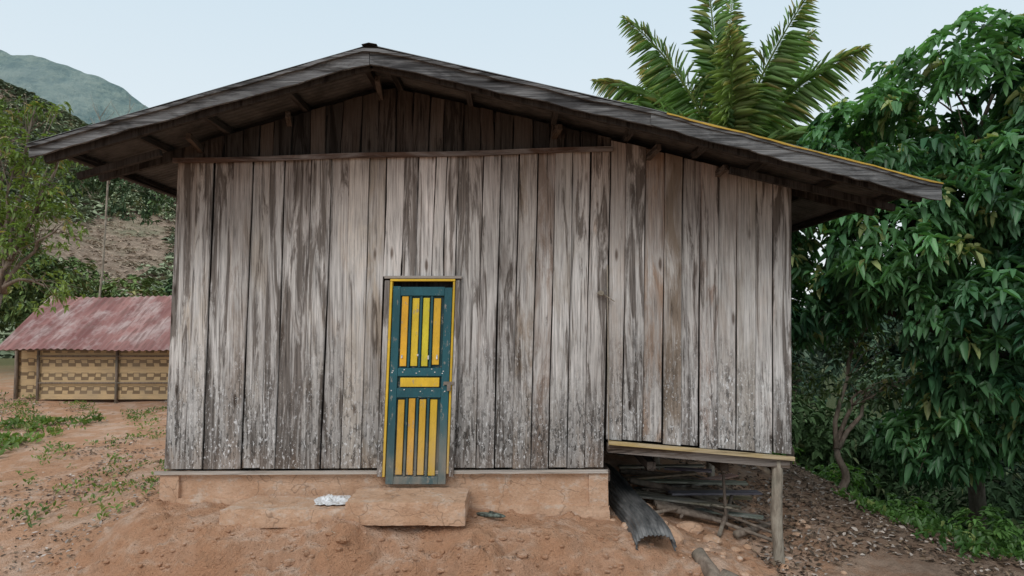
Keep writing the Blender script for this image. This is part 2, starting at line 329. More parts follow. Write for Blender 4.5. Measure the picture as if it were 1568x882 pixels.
g=G('dry_hillside',.95,.1); p=g.pos(); n1=g.noise(p,.10,5,.65); n2=g.noise(p,.9,6,.75); n3=g.noise(p,(2.5,2.5,6),5,.7)
b=g.mix(g.mr(n2,.40,.60),(.30,.22,.165),(.52,.41,.32)); b=g.mix(g.mr(n3,.46,.60,0.,.7),b,(.22,.175,.13)); b=g.mix(g.mr(n1,.50,.64,0.,.6),b,(.24,.27,.17))
g.bump(n2,1.,1.); M_hill=g.done(b)
hill('hillside',-150,6,19,130,hz,M_hill)
X=rng.uniform(-95,-10,30000); Y=rng.uniform(24,100,30000); f=fbm(np.stack([X*.07,Y*.07,X*0],-1),4)
k=(f+(rng.random(30000)-.5)*.10)>np.clip(.70-.0034*(Y-22),.47,1); X1=X[k];Y1=Y[k]
P=np.stack([X1,Y1,hz(X1,Y1)+.3],-1); clusters('hillside_shrubs',P,np.tile([0,0,1.],(len(P),1)),4,.8,.40,palette(P,[(.17,.215,.14),(.27,.32,.20),(.33,.30,.2)],.1,.2),M_leafd)  # distance haze painted in: shrub greens are paled
k=rng.random(30000)<.30; X1=X[k];Y1=Y[k]
P=np.stack([X1,Y1,hz(X1,Y1)+.1],-1); clusters('dry_brush',P,np.tile([0,0,1.],(len(P),1)),3,.55,.15,palette(P,[(.28,.215,.155),(.46,.38,.30),(.19,.15,.11)],.2,.3),M_leafd)
def hz2(X,Y):
    t=np.clip((Y-180)/120,0,2); pk=np.clip(104+(-171-X)*.40,0,190); P=np.stack([X*.02,Y*.02,X*0],-1)
    return (pk)*np.where(t<1,t,1-(t-1)*.6)-6+(fbm(P,6)-.5)*26
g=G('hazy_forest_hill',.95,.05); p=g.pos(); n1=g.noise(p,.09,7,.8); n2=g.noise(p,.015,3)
g.bump(n1,1.,6.); M_far=g.done(g.mix(g.mr(n2,.35,.65,0.,.5),g.mix(g.mr(n1,.40,.60),(.15,.25,.26),(.36,.46,.42)),(.36,.45,.46)))  # distance haze is mixed into the hill's colours
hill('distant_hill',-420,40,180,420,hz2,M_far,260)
# ------------------------------------------------------------ coconut palm
T4=empty('coconut_palm'); C0=Vector((4.95,9.4,4.9)); mb=MB()
mb.tube([(4.7,9.4,-1.4),(4.75,9.4,1.5),(4.95,9.4,3.6),tuple(C0)],[.22,.17,.15,.18],12,(.2,.17,.14)); mb.obj('trunk',[M_post],T4,True); mb=MB()
LB=[];LD=[];LL=[];LW=[];LC=[]
fr=[(-22,-.2,4.5,.55),(-13,.4,4.2,.5),(-5,-.15,4.7,.1),(4,.2,5.0,.15),(12,-.5,4.3,.3),(22,.1,4.6,.45),(30,-.4,3.9,.6),(38,.5,3.4,.9),(-52,.2,3.6,1.0),(-42,-.5,3.2,.9),(55,-.2,3.3,1.0),(70,.4,3.2,1.),(-15,.9,3.6,.5),(20,.9,3.6,.5),(-80,.5,2.8,1.),(88,.4,2.8,1.),(52,-.9,2.8,.9),(-66,-.1,3.3,1.1),(-30,.1,3.9,.8),(0,-.6,3.6,.4)]
for idx,(an,dy,Lf,dr_) in enumerate(fr):
    a=math.radians(an); d=Vector((math.sin(a),dy,max(math.cos(a),.1))).normalized(); sgn=1 if an>0 else -1
    pts=[];N=52
    for i in range(N+1):
        t=i/N; pts.append(C0+d*Lf*t+Vector((sgn*.33*dr_*Lf*t*t,dy*.2*t*t,-dr_*.34*Lf*t**2.6)))
    mb.tube(pts[::4]+[pts[-1]],[.034*(1-.9*j/14)+.004 for j in range(len(pts[::4])+1)],6,(.20,.28,.08))
    yel=R(0,1); gap=R(.4,.8)
    for i in range(12,int(N*2.6)):
        t=i/(N*2.6); f=t*N; q=pts[int(f)].lerp(pts[min(int(f)+1,N)],f-int(f)); tg=(pts[min(int(f)+1,N)]-pts[int(f)]).normalized()
        sd=tg.cross(Vector((.25*sgn,1.,.15))).normalized(); nn=sd.cross(tg)
        if abs(t-gap)<.012: continue
        for s_ in (-1,1):
            ll=.84*math.sin(math.pi*(t*.84+.13))**.7*R(.65,1.12)
            dd=(sd*s_*R(.45,.95)+tg*(.75+.35*t)+nn*R(-.45,.45)+Vector((R(-.12,.12),0,-.34-.2*dr_)))
            LB.append(q); LD.append(dd); LL.append(ll); LW.append(.044*R(.7,1.15))
            c=Vector((.22,.36,.15))
            if yel>.6: c=c.lerp(Vector((.40,.44,.17)),.5)
            if R(0,1)<.12: c=c.lerp(Vector((.46,.38,.18)),R(.2,.9))
            if t>.8 and R(0,1)<.5: c=c.lerp(Vector((.46,.38,.18)),R(.2,.9))
            LC.append(tuple(c*R(.55,1.35)))
mb.obj('frond_stems',[M_palm],T4,True)
leafmesh('fronds',np.array([tuple(v) for v in LB]),np.array([tuple(v) for v in LD]),np.array(LL),np.array(LW),np.array(LC),M_palm,T4,fold=.2,droop=.38)
# ------------------------------------------------------------ WOODEN HOUSE
H=empty('wooden_house')
SH=.022
def TF(s,n,z): return (s+SH*(z-1.5),n,z)
def TR(s,n,z): return (2.655-n+SH*(z-1.5),s,z)
def TL(s,n,z): return (-3.255+n+SH*(z-1.5),s,z)
def TB(s,n,z): return (s+SH*(z-1.5),5.-n,z)
def roofz(x):
    if x<-1.208: return 3.745-.294*(-1.208-x)
    if x<1.198: return 3.745-.232*(x+1.208)
    return 3.187-.259*(x-1.198)
def board(mb,T,s0,s1,zb,zt,n0,th,col,segs=11,wob=.006):
    c=.004; sec=[(s0,n0+th),(s0,n0+c),(s0+c,n0),(s1-c,n0),(s1,n0+c),(s1,n0+th)]
    V=[];F=[];tl=R(-.007,.007);ph=R(0,6);am=R(0,wob);jb=R(-.012,.008)
    for k in range(segs+1):
        t=k/segs; ds=tl*(t-.5)*2+am*math.sin(ph+t*5); dn=R(-.0015,.0015)+am*.8*math.sin(ph*2+t*4)
        el=R(-.0025,.0025); er=R(-.0025,.0025)
        for j,(s,n) in enumerate(sec):
            z0=zb(s)+jb; z1=zt(s); e=el if j<3 else er; V.append(T(s+ds+e,n+(dn if j not in(0,5) else 0),z0+(z1-z0)*t))
    m=6
    for k in range(segs):
        for j in range(m):
            F.append((k*m+j,k*m+(j+1)%m,(k+1)*m+(j+1)%m,(k+1)*m+j))
    F.append(tuple(range(m))[::-1]); F.append(tuple(segs*m+j for j in range(m)))
    mb.add(V,F,col)
def bcol(tone=None):
    pal=[(.44,.40,.36),(.36,.29,.24),(.28,.21,.165),(.53,.49,.45),(.22,.17,.14),(.41,.37,.33),(.35,.31,.28),(.17,.125,.10),(.49,.46,.43),(.31,.25,.20)]
    c=random.choice(pal) if tone is None else tone; k=R(.8,1.15); return tuple(v*k for v in c)
zbm=lambda s:.024+.004*(s+3.3)
beam=lambda s:2.95+(s+3.22)*.0266
E=[-3.252,-3.053,-2.891,-2.704,-2.517,-2.343,-2.206,-1.956,-1.769,-1.583,-1.396,-1.235]
E2=[-.545,-.305,-.137,.037,.212,.380,.548,.723,.905]
mb=MB()
def run(E,zb,zt,y=-.0,tones=None,T=TF):
    for i in range(len(E)-1):
        pr=-.024 if i%2 else 0.
        gl=R(.000,.006); gr_=R(.000,.006)
        board(mb,T,E[i]+gl,E[i+1]-gr_,zb,zt,y+pr+R(-.006,.006),.022,(bcol() if not tones or i>=len(tones) or tones[i] is None else bcol(tones[i])))
run(E,zbm,beam,tones=[(.38,.30,.22),(.40,.36,.32),(.46,.42,.38),(.3,.26,.23),(.52,.47,.42),(.40,.37,.35),(.27,.21,.17),(.48,.43,.38),(.42,.37,.33),(.52,.47,.42),(.42,.36,.30)])
run(E2,zbm,beam,tones=[(.46,.41,.37),(.36,.32,.30),(.3,.27,.25),None,(.24,.19,.16),None,(.50,.45,.41),(.33,.24,.18)])
E3=[-1.235,-1.06,-.93,-.765,-.66,-.545]
run(E3,lambda s:1.84,beam,y=-.014,tones=[(.58,.54,.51),(.2,.14,.11),(.62,.57,.54),(.50,.46,.43),(.60,.55,.52)])
E4=[.915,1.065,1.252,1.439,1.607,1.782,1.956,2.131,2.312,2.480,2.654]
ezb=lambda s:.315-.087*(s-.91)
run(E4,ezb,lambda s:roofz(s)-.10,y=-.012,tones=[(.38,.34,.31),(.42,.38,.35),(.30,.22,.17),None,(.26,.22,.20),(.26,.18,.14),(.42,.38,.35),None,(.48,.44,.41),(.36,.32,.29)])
def rng_edges(a,b,w=.19):
    e=[a]
    while e[-1]<b-w*1.4: e.append(e[-1]+w*R(.8,1.2))
    return e+[b]
run(rng_edges(0.05,5.),lambda s:.16,lambda s:roofz(2.7)-.1,T=TR); run(rng_edges(0.03,5.),lambda s:.03,lambda s:roofz(-3.25)-.1,T=TL)
run(rng_edges(-3.25,2.65),lambda s:.03,lambda s:roofz(s)-.1,T=TB)
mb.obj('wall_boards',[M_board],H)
mb=MB()
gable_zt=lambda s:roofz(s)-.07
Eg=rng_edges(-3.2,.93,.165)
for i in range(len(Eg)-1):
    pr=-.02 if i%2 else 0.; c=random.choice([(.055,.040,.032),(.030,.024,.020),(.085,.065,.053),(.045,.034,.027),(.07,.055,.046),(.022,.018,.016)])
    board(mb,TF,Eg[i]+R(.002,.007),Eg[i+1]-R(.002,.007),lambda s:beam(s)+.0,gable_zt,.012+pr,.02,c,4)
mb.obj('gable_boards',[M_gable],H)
mb=MB()
def bx(x0,x1,y0,y1,z0f,z1f,col,T=TF,n=10,m=0):
    for i in range(n):
        a=x0+(x1-x0)*i/n; b=x0+(x1-x0)*(i+1)/n
        V=[T(a,y0,z0f(a)),T(b,y0,z0f(b)),T(a,y1,z0f(a)),T(b,y1,z0f(b)),T(a,y0,z1f(a)),T(b,y0,z1f(b)),T(a,y1,z1f(a)),T(b,y1,z1f(b))]
        F=[(0,2,3,1),(4,5,7,6),(0,1,5,4),(2,6,7,3)]
        if i==0: F.append((0,4,6,2))
        if i==n-1: F.append((1,3,7,5))
        mb.add(V,F,col,m,.37)
bx(-3.27,.93,-.062,-.034,lambda s:beam(s)-.026+.006*math.sin(s*3),lambda s:beam(s)+.02+.006*math.sin(s*3),(.10,.06,.044),m=0)
bx(-3.31,.93,-.06,-.034,lambda s:zbm(s)-.045,lambda s:zbm(s)-.014,(.42,.37,.32))
bx(.93,2.67,-.075,-.043,lambda s:ezb(s)-.05,lambda s:ezb(s)-.014,(.46,.34,.15))
bx(.93,2.64,-.03,.10,lambda s:ezb(s)-.13,lambda s:ezb(s)-.055,(.10,.07,.05))
mb.obj('beams',[M_beamx],H)
mb=MB()
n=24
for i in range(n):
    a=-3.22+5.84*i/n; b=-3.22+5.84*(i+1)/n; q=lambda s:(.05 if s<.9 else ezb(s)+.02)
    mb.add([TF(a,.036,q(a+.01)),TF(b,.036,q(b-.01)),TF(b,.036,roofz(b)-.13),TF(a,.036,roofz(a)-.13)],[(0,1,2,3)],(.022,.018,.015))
mb.obj('gap_dark_backing',[M_gable],H)  # near-black sheet added behind the boards so their gaps look shaded
mb=MB()
mb.box(.93,2.62,.1,4.9,.17,.19,(.05,.04,.035))
for y in np.arange(.5,4.9,.6): mb.box(.93,2.62,y,y+.07,.07,.165,(.06,.045,.035))
mb.box(-3.2,.93,.05,4.95,-.1,-.0,(.14,.10,.08))
for x in (1.3,2.0,2.5): mb.box(x,x+.08,.12,4.85,-.02,.065,(.06,.045,.035))
mb.obj('floor',[M_beamy],H)
ysr=np.arange(-.85,5.6,.0127); xsr=[-4.10,-3,-2.1,-1.208,-.4,.4,1.198,2,2.8,3.63]
V=[];n=len(xsr)
for y in ysr:
    w=.009*math.sin(y*2*math.pi/.076)
    for x in xsr: V.append((x,y,roofz(x)+.012+w))
ii=(np.arange(len(ysr)-1)[:,None]*n+np.arange(n-1)[None,:]).ravel()
np_mesh('roof_sheets',np.array(V),np.stack([ii,ii+1,ii+1+n,ii+n],-1),None,[M_metal],H,True)
mb=MB()
mb.add([(-1.27,-.87,roofz(-1.27)+.020),(-1.208,-.87,3.762),(-1.14,-.87,roofz(-1.14)+.020),(-1.27,5.6,roofz(-1.27)+.020),(-1.208,5.6,3.762),(-1.14,5.6,roofz(-1.14)+.020)],[(0,1,4,3),(1,2,5,4)],(.1,.1,.1))
mb.obj('ridge_cap',[M_metal],H)
mb=MB()
def fas(x0,x1,top,h0,h1,y,col,n=24,th=.028,wv=.005):
    def e(a): return wv*math.sin(a*7)+wv*.6*math.sin(a*23+1)
    def e2(a): return wv*.8*math.sin(a*11+2)+wv*.6*math.sin(a*31)
    for i in range(n):
        a=x0+(x1-x0)*i/n;b=x0+(x1-x0)*(i+1)/n; ha=h0+(h1-h0)*i/n+e2(a); hb=h0+(h1-h0)*(i+1)/n+e2(b)
        ta=roofz(a)+top+e(a);tb=roofz(b)+top+e(b)
        V=[(a,y,ta-ha),(b,y,tb-hb),(a,y+th,ta-ha),(b,y+th,tb-hb),(a,y,ta),(b,y,tb),(a,y+th,ta),(b,y+th,tb)]
        F=[(0,2,3,1),(4,5,7,6),(0,1,5,4),(2,6,7,3)]+([(0,4,6,2)] if i==0 else [])+([(1,3,7,5)] if i==n-1 else [])
        mb.add(V,F,col,0,abs(x0)*.1+.3)
fas(-4.07,-1.21,-.01,.10,.135,-.83,(.075,.075,.078)); fas(-1.205,1.2,-.01,.13,.12,-.83,(.065,.065,.068)); fas(1.17,3.60,-.02,.11,.125,-.845,(.065,.066,.068))
fas(-4.07,3.60,-.008,.026,.026,-.86,(.02,.02,.02),60,.025,.004)
mb.obj('fascia_boards',[M_fascia],H)
mb=MB(); fas(1.3,3.60,.002,.014,.012,-.872,(.50,.33,.05),th=.01,wv=.003); mb.obj('yellow_fascia_strip',[M_paint],H)
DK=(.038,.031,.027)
mb=MB()
for x in (-3.95,-3.35,-2.75,-2.0,-1.3,-1.08,-.4,.4,1.1,1.75,2.3,2.95,3.5):
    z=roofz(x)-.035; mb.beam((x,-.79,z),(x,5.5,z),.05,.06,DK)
mb.obj('purlins',[M_beamy],H)
mb=MB()
for y in (-.72,.06,2.5,4.95):
    for a,b in ((-4.0,-1.208),(-1.208,1.198),(1.198,3.5)):
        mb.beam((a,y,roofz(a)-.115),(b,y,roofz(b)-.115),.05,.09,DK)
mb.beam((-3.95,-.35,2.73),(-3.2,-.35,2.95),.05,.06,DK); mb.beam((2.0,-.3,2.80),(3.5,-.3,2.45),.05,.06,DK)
mb.obj('rafters',[M_gable],H)
mb=MB()
for x,L in ((-2.95,.36),(-2.1,.2),(-1.22,.42),(.45,.2),(1.35,.3),(2.0,.2)):
    mb.beam((x,-L,roofz(x)-.13),(x-.05,.02,roofz(x)-.17),.045,.055,(.085,.06,.045))
mb.obj('outriggers',[M_beamy],H)
def rough_block(name,x0,x1,y0,y1,z0,z1,mat,parent,amp=.012,res=.05,rnd=.02,sc=6,warp=None):
    bm=bmesh.new(); nx=max(2,int((x1-x0)/res)); ny=max(2,int((y1-y0)/res)); nz=max(2,int((z1-z0)/res))
    vs={}
    def gv(i,j,k):
        if (i,j,k) not in vs: vs[(i,j,k)]=bm.verts.new((x0+(x1-x0)*i/nx,y0+(y1-y0)*j/ny,z0+(z1-z0)*k/nz))
        return vs[(i,j,k)]
    for i in range(nx):
        for j in range(ny):
            bm.faces.new([gv(i,j,0),gv(i,j+1,0),gv(i+1,j+1,0),gv(i+1,j,0)]); bm.faces.new([gv(i,j,nz),gv(i+1,j,nz),gv(i+1,j+1,nz),gv(i,j+1,nz)])
    for i in range(nx):
        for k in range(nz):
            bm.faces.new([gv(i,0,k),gv(i+1,0,k),gv(i+1,0,k+1),gv(i,0,k+1)]); bm.faces.new([gv(i,ny,k),gv(i,ny,k+1),gv(i+1,ny,k+1),gv(i+1,ny,k)])
    for j in range(ny):
        for k in range(nz):
            bm.faces.new([gv(0,j,k),gv(0,j,k+1),gv(0,j+1,k+1),gv(0,j+1,k)]); bm.faces.new([gv(nx,j,k),gv(nx,j+1,k),gv(nx,j+1,k+1),gv(nx,j,k+1)])
    bm.normal_update()
    co=np.array([v.co[:] for v in bm.verts]); a=(fbm(co*sc,4)-.5)*2*amp; b=(fbm(co*sc*3.5+7,3)-.5)*amp
    for v,p,q in zip(bm.verts,a,b):
        e=v.normal; k=1-max(abs(e.x),abs(e.y),abs(e.z)); v.co+=v.normal*(p+q-k*rnd*2.)
        if warp: v.co=Vector(warp(*v.co))
    me=bpy.data.meshes.new(name); bm.to_mesh(me); bm.free(); me.materials.append(mat)
    me.polygons.foreach_set('use_smooth',np.ones(len(me.polygons),bool))
    try: me.set_sharp_from_angle(angle=math.radians(35))
    except Exception: pass
    o=bpy.data.objects.new(name,me); scene.collection.objects.link(o)
    if parent:o.parent=parent
    return o
rough_block('plinth',-3.28,.89,-.0,.30,-.75,.0,M_conc,H,.006,.045,.004)
rough_block('plinth_footing',-3.12,.92,-.05,.2,-.8,-.24,M_conc,H,.028,.03,.01,8,lambda x,y,z:(x,y,z-(.06 if x>-.4 else 0)))
rough_block('plinth_corner',.72,.905,-.035,.26,-.8,-.01,M_conc,H,.010,.04,.004)
rough_block('plinth_side',.60,.88,.28,4.9,-.8,-.02,M_conc,H,.008,.09,.005)
rough_block('plinth_left_corner',-3.30,-3.12,-.04,.2,-.7,-.03,M_conc,H,.008,.045,.004)
rough_block('plinth_left_side',-3.27,-3.1,.2,4.9,-.7,-.02,M_conc,H,.008,.09,.005)
# door
def TD(x,y,z): return (x+.030*(z-.85),y-.03-.03*(1.78-z)/1.9,z)
Dp=MB(); TEAL=(.018,.10,.125); YEL=(.74,.48,.04)
xl,xr=-1.150,-.590; zt_,zb_=1.745,-.10
Dp.box(xl,xr,.0,.015,zb_,zt_-.01,tuple(v*.6 for v in TEAL),0,TD)
st=.072
Dp.box(xl,xl+st,-.03,-.001,zb_,zt_,TEAL,0,TD); Dp.box(xr-st,xr,-.03,-.001,zb_,zt_-.015,TEAL,0,TD)
for a,b in ((zt_-.09,zt_-.006),(.90,.975),(.70,.79),(zb_,zb_+.07)): Dp.box(xl+st+.001,xr-st-.001,-.028,-.001,a,b,TEAL,0,TD)
Dp.box(xl+st+.03,xr-st-.02,-.034,-.002,.80,.885,YEL,0,TD)
def slats(z0,z1,w):
    x=xl+st+.006; tot=xr-st-.006-x; pitch=tot/4
    for i in range(4):
        a=x+i*pitch+.010; Dp.box(a,a+w*R(.9,1.05),-.022,-.001,z0+R(0,.03),z1-R(0,.02),tuple(v*R(.8,1.05) for v in YEL),0,TD)
        if i<3: Dp.box(a+w+.008,a+w+.028,-.033,-.001,z0,z1,tuple(v*.8 for v in TEAL),0,TD)
slats(.98,1.65,.065); slats(-.025,.695,.065)
Dp.obj('door_leaf',[M_paint],H,bevel=.003)
mb=MB()
mb.box(xl-.028,xl-.006,-.045,.03,-.03,1.79,YEL,0,TD); mb.box(xr+.006,xr+.026,-.045,.03,.0,1.79,tuple(v*.8 for v in YEL),0,TD); mb.box(xl-.028,xr+.026,-.048,.03,1.792,1.812,YEL,0,TD)
mb.obj('door_frame',[M_paint],H,bevel=.003)
mb=MB(); GC=(.42,.38,.35)
mb.box(xl-.080,xl-.031,-.04,.02,-.03,1.80,GC,0,TD); mb.box(xr+.030,xr+.070,-.04,.02,-.03,1.80,GC,0,TD)
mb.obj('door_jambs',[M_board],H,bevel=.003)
mb=MB(); mb.box(xl-.09,xr+.085,-.022,.02,1.818,1.845,(.30,.26,.23),0,TD); mb.obj('door_header',[M_beamx],H,bevel=.003)
g=G('door_hardware',.5,.5); c,r=g.col(); M_iron=g.done(g.mix(g.mr(g.noise(g.pos(),40,4),.45,.65,0.,.6),c,(.16,.11,.08)))
mb=MB()
for z in (.93,.95,.76):
    for x in (-1.13,-1.02,-.88,-.75,-.64):
        x+=R(-.03,.02); zz=z+R(-.015,.015); mb.box(x,x+.012,-.034,-.02,zz,zz+.010,(.75,.75,.75),0,TD)
for x in (-1.05,-.9,-.8,-.72): mb.box(x,x+.014,-.036,-.02,1.07+R(-.03,.03),1.09+R(0,.02),(.75,.75,.75),0,TD)
mb.box(-.64,-.54,-.05,-.035,.82,.85,(.2,.17,.14),0,TD); mb.box(-.605,-.57,-.07,-.05,.765,.825,(.2,.17,.14),0,TD)
mb.obj('door_hardware_parts',[M_iron],H,bevel=.002)
mb=MB(); mb.tube([(.84,-.06,1.68),(.84,-.10,1.68)],[.028,.024],10,(.6,.6,.58)); mb.tube([(.80,-.055,1.68),(.88,-.055,1.66),(.97,-.06,1.60)],[.006,.006,.005],5,(.3,.25,.15))
mb.tube([(.905,-.052,1.95),(.905,-.052,.25)],[.006,.006],5,(.3,.27,.22)); mb.obj('latch',[M_post],H)
mb=MB()
def post(x,y,top,r,lean=.0):
    z=gz(x,y)[0]-.15; mb.tube([(x+lean*(1-t)+.008*math.sin(t*9),y,z+(top-z)*t) for t in np.linspace(0,1,8)],[r*(1+.06*math.sin(i*2.1)) for i in range(8)],12)
post(2.50,.02,.12,.052); post(2.5,2.2,.06,.05); post(2.5,4.5,.06,.05); post(1.5,4.5,.06,.05); post(1.9,2.6,.06,.045)
mb.beam((2.22,.06,.13),(2.45,.05,-.02),.05,.05,(.2,.15,.1))
mb.obj('posts',[M_post],H,True)
# ------------------------------------------------------------ doorstep
S=empty('concrete_doorstep')
rough_block('slab_high',-1.43,-.40,-.60,-.05,-.33,-.135,M_conc,S,.013,.022,.007,9)
rough_block('slab_low',-2.52,-1.40,-.56,-.06,-.36,-.205,M_conc,S,.013,.022,.007,9,lambda x,y,z:(x+(.22*(y+.56) if x<-2 else 0),y,z))
# ------------------------------------------------------------ small objects
g=G('white_plastic',.5,.4); M_white=g.done(g.mix(g.mr(g.noise(g.pos(),30,4),.4,.65),(.78,.80,.83),(.50,.49,.47)))
bm=bmesh.new(); bmesh.ops.create_grid(bm,x_segments=34,y_segments=24,size=.5)
co=np.array([v.co[:] for v in bm.verts]); hh=fbm(co*11,4); h2=fbm(co*5+4,3)
for v,a,b in zip(bm.verts,hh,h2):
    x,y=v.co.x,v.co.y; r=math.hypot(x,y)*2; k=(1+.8*(b-.5))/max(1,r**.5); v.co=Vector((-1.61+x*.29*k,-.30+y*.36*k,-.197+max(0,a-.38)*.13*max(0,1.1-r)+.008))
me=bpy.data.meshes.new('plastic_bag'); bm.to_mesh(me); bm.free(); me.materials.append(M_white); o=bpy.data.objects.new('plastic_bag',me); scene.collection.objects.link(o)
bm=bmesh.new(); bmesh.ops.create_uvsphere(bm,u_segments=20,v_segments=12,radius=1)
for v in bm.verts:
    x,y,z=v.co; w=.042*(1-.25*x) ; zz=z*.03*(1.2 if x<0 else .8)
    if z>0.2 and x<-.1: zz*=.35
    v.co=Vector((x*.14,y*w,max(zz,-.016)))
me=bpy.data.meshes.new('shoe'); bm.to_mesh(me); bm.free(); g=G('shoe_rubber',.6,.4); me.materials.append(g.done(g.mix(g.mr(g.noise(g.pos(),25,3),.4,.6),(.03,.035,.03),(.16,.20,.17))))
me.polygons.foreach_set('use_smooth',np.ones(len(me.polygons),bool)); o=bpy.data.objects.new('shoe',me); scene.collection.objects.link(o); o.location=(-.19,-.28,gz(-.19,-.28)[0]+.03); o.rotation_euler=(0,.05,-.25)
V=[];nu=72;nl=14
for j in range(nl+1):
    t=j/nl; cx=1.04+.20*t; cy=1.7-2.25*t; cz=gz(cx,cy,False)[0]+.09
    for i in range(nu+1):
        a=math.pi*(-.10+1.2*i/nu); r=.125*(1+.35*abs(math.cos(a)))+.010*math.sin(i*1.3); V.append((cx+r*math.cos(a)*1.0,cy,cz-.03+r*math.sin(a)*.75+.01*math.sin(t*9)))
ii=(np.arange(nl)[:,None]*(nu+1)+np.arange(nu)[None,:]).ravel()
g=G('grey_sheet_metal',.45,.5); p=g.pos(); n=g.noise(p,(8,2,8),5,.7); M_sheet=g.done(g.mix(g.mr(n,.4,.6),(.04,.043,.045),(.15,.15,.15)))
o=np_mesh('corrugated_metal_sheet',np.array(V),np.stack([ii,ii+1,ii+2+nu,ii+1+nu],-1),None,[M_sheet],smooth=True); o.modifiers.new('s','SOLIDIFY').thickness=.004
FP=empty('firewood_pile'); mb=MB()
for k in range(24):
    x=R(1.65,2.5); y=R(.4,2.0); a=R(-.6,.6)+(.0 if k%4 else 1.2); L=R(.5,1.2); dx=math.cos(a)*L/2; dy=math.sin(a)*L/2; r=R(.012,.036)
    za=gz(x-dx,y-dy)[0]+R(.02,.14); zb=gz(x+dx,y+dy)[0]+R(.02,.14)
    mb.tube([(x-dx,y-dy,za),(x,y,(za+zb)/2+R(-.01,.03)),(x+dx,y+dy,zb)],[r,r*.95,r*.85],8)
mb.obj('sticks',[M_twig],FP,True)
mb=MB()
for k in range(14):
    x=1.98+R(-.35,.35); y=R(.6,2.0); a=R(-.7,.6); L=R(.5,1.2); z=gz(x,y)[0]+.04+.014*k
    mb.beam((x-math.cos(a)*L/2,y-math.sin(a)*L/2,z+R(-.03,.03)),(x+math.cos(a)*L/2,y+math.sin(a)*L/2,z+R(-.03,.03)),R(.08,.15),.02,(R(.14,.3),R(.12,.24),R(.1,.19)))
for k in range(15):
    x=1.0+.095*k; mb.beam((x,3.4+R(-.1,.1),-.6),(x+R(-.10,.10),3.9+R(-.1,.1),.02+R(-.12,.12)),.10,.02,(.035,.028,.024),up=(0,1,0))  # near-black plank row added to darken the space under the floor
mb.obj('planks',[M_beamx],FP)
mb=MB(); mb.tube([(2.17,.5,-.75),(2.15,.52,-.15)],[.018,.015],7); mb.tube([(1.6,2.0,-.6),(1.62,2.0,.05)],[.02,.02],7); mb.tube([(2.75,.9,gz(2.75,.9)[0]+.03),(2.2,.3,gz(2.2,.3)[0]+.06)],[.03,.04],7)
mb.tube([(2.0,.2,gz(2.0,.2)[0]+.02),(2.35,.9,gz(2.3,.9)[0]+.22)],[.022,.02],7); mb.obj('stakes',[M_twig],FP,True)
for k,(x0,y0_,x1,y1,r) in enumerate(((1.62,-.45,1.72,-.72,.065),(1.76,-.68,1.96,-.86,.06))):
    mb=MB(); za=gz(x0,y0_)[0]+r*.8; zb=gz(x1,y1)[0]+r*.8
    mb.tube([(x0+(x1-x0)*t,y0_+(y1-y0_)*t,za+(zb-za)*t) for t in np.linspace(0,1,6)],[r*R(.93,1.07) for _ in range(6)],14); mb.obj('log',[M_twig],None,True)
SV=MB()
bm=bmesh.new(); bmesh.ops.create_icosphere(bm,subdivisions=2,radius=1); ICO=np.array([v.co[:] for v in bm.verts]); ICF=[tuple(v.index for v in f.verts) for f in bm.faces]; bm.free()
def stone(x,y,r,M=None):
    k=.7+.6*fbm(ICO*1.4+R(0,50),3); sx_,sy_,sz_=R(.8,1.3),R(.7,1.1),R(.5,.75); z=gz(x,y)[0]
    (M or SV).add([(x+c[0]*r*q*sx_,y+c[1]*r*q*sy_,z+c[2]*r*q*sz_+r*.1) for c,q in zip(ICO,k)],ICF)
for k in range(110): stone(R(.9,3.2),R(-.9,2.),R(.012,.055))
for k in range(120): stone(R(-9,-3.4),R(-1,8),R(.01,.035))
for (x,y,r) in ((1.45,-.2,.11),(1.75,.3,.12),(1.9,.1,.09),(1.3,.5,.11),(2.1,-.75,.06),(1.5,.1,.08)): stone(x,y,r)
SV.obj('stones',[M_conc],None,False)
SV=MB()
for k in range(600):
    y=-abs(random.gauss(.8,.3)); stone(R(-4.2,3.2),y,R(.006,.03)*(1.7 if R(0,1)<.1 else 1))
SV.obj('dirt_clods',[M_dirt],None,False)
def litter(name,n,xr_,yr_,thr,L,cols,sc=.8,mat=M_dry):
    X=rng.uniform(*xr_,n);Y=rng.uniform(*yr_,n); k=fbm(np.stack([X*sc,Y*sc,X*0+3],-1),4)>thr; k&=~((X>-3.3)&(X<.95)&(Y>-.02)&(Y<5)); k&=~((X>-2.6)&(X<-.35)&(Y>-.65)&(Y<0)); X=X[k];Y=Y[k]; m=len(X)
    B=np.stack([X,Y,gz(X,Y)+.006],-1); d=np.stack([rng.normal(size=m),rng.normal(size=m),rng.uniform(-.05,.35,m)],-1)
    c=np.array(cols)[rng.integers(0,len(cols),m)]*rng.uniform(.6,1.3,(m,1)); s=rng.uniform(.5,1.3,m)
    leafmesh(name,B,d,L*s,L*.45*s,c,mat,droop=.0)
litter('leaf_litter',12000,(2.3,6.2),(-1.5,6),.40,.065,[(.13,.09,.065),(.22,.16,.11),(.38,.33,.29),(.08,.06,.045)])
litter('leaf_litter',16000,(-13,-3.8),(-.8,9.5),.50,.05,[(.14,.10,.07),(.27,.20,.14),(.10,.08,.06),(.50,.45,.41)],1.1)
litter('leaf_litter',2200,(-4,2.6),(-1.5,1.5),.5,.024,[(.14,.09,.06),(.28,.20,.14),(.42,.33,.25)],2.5)
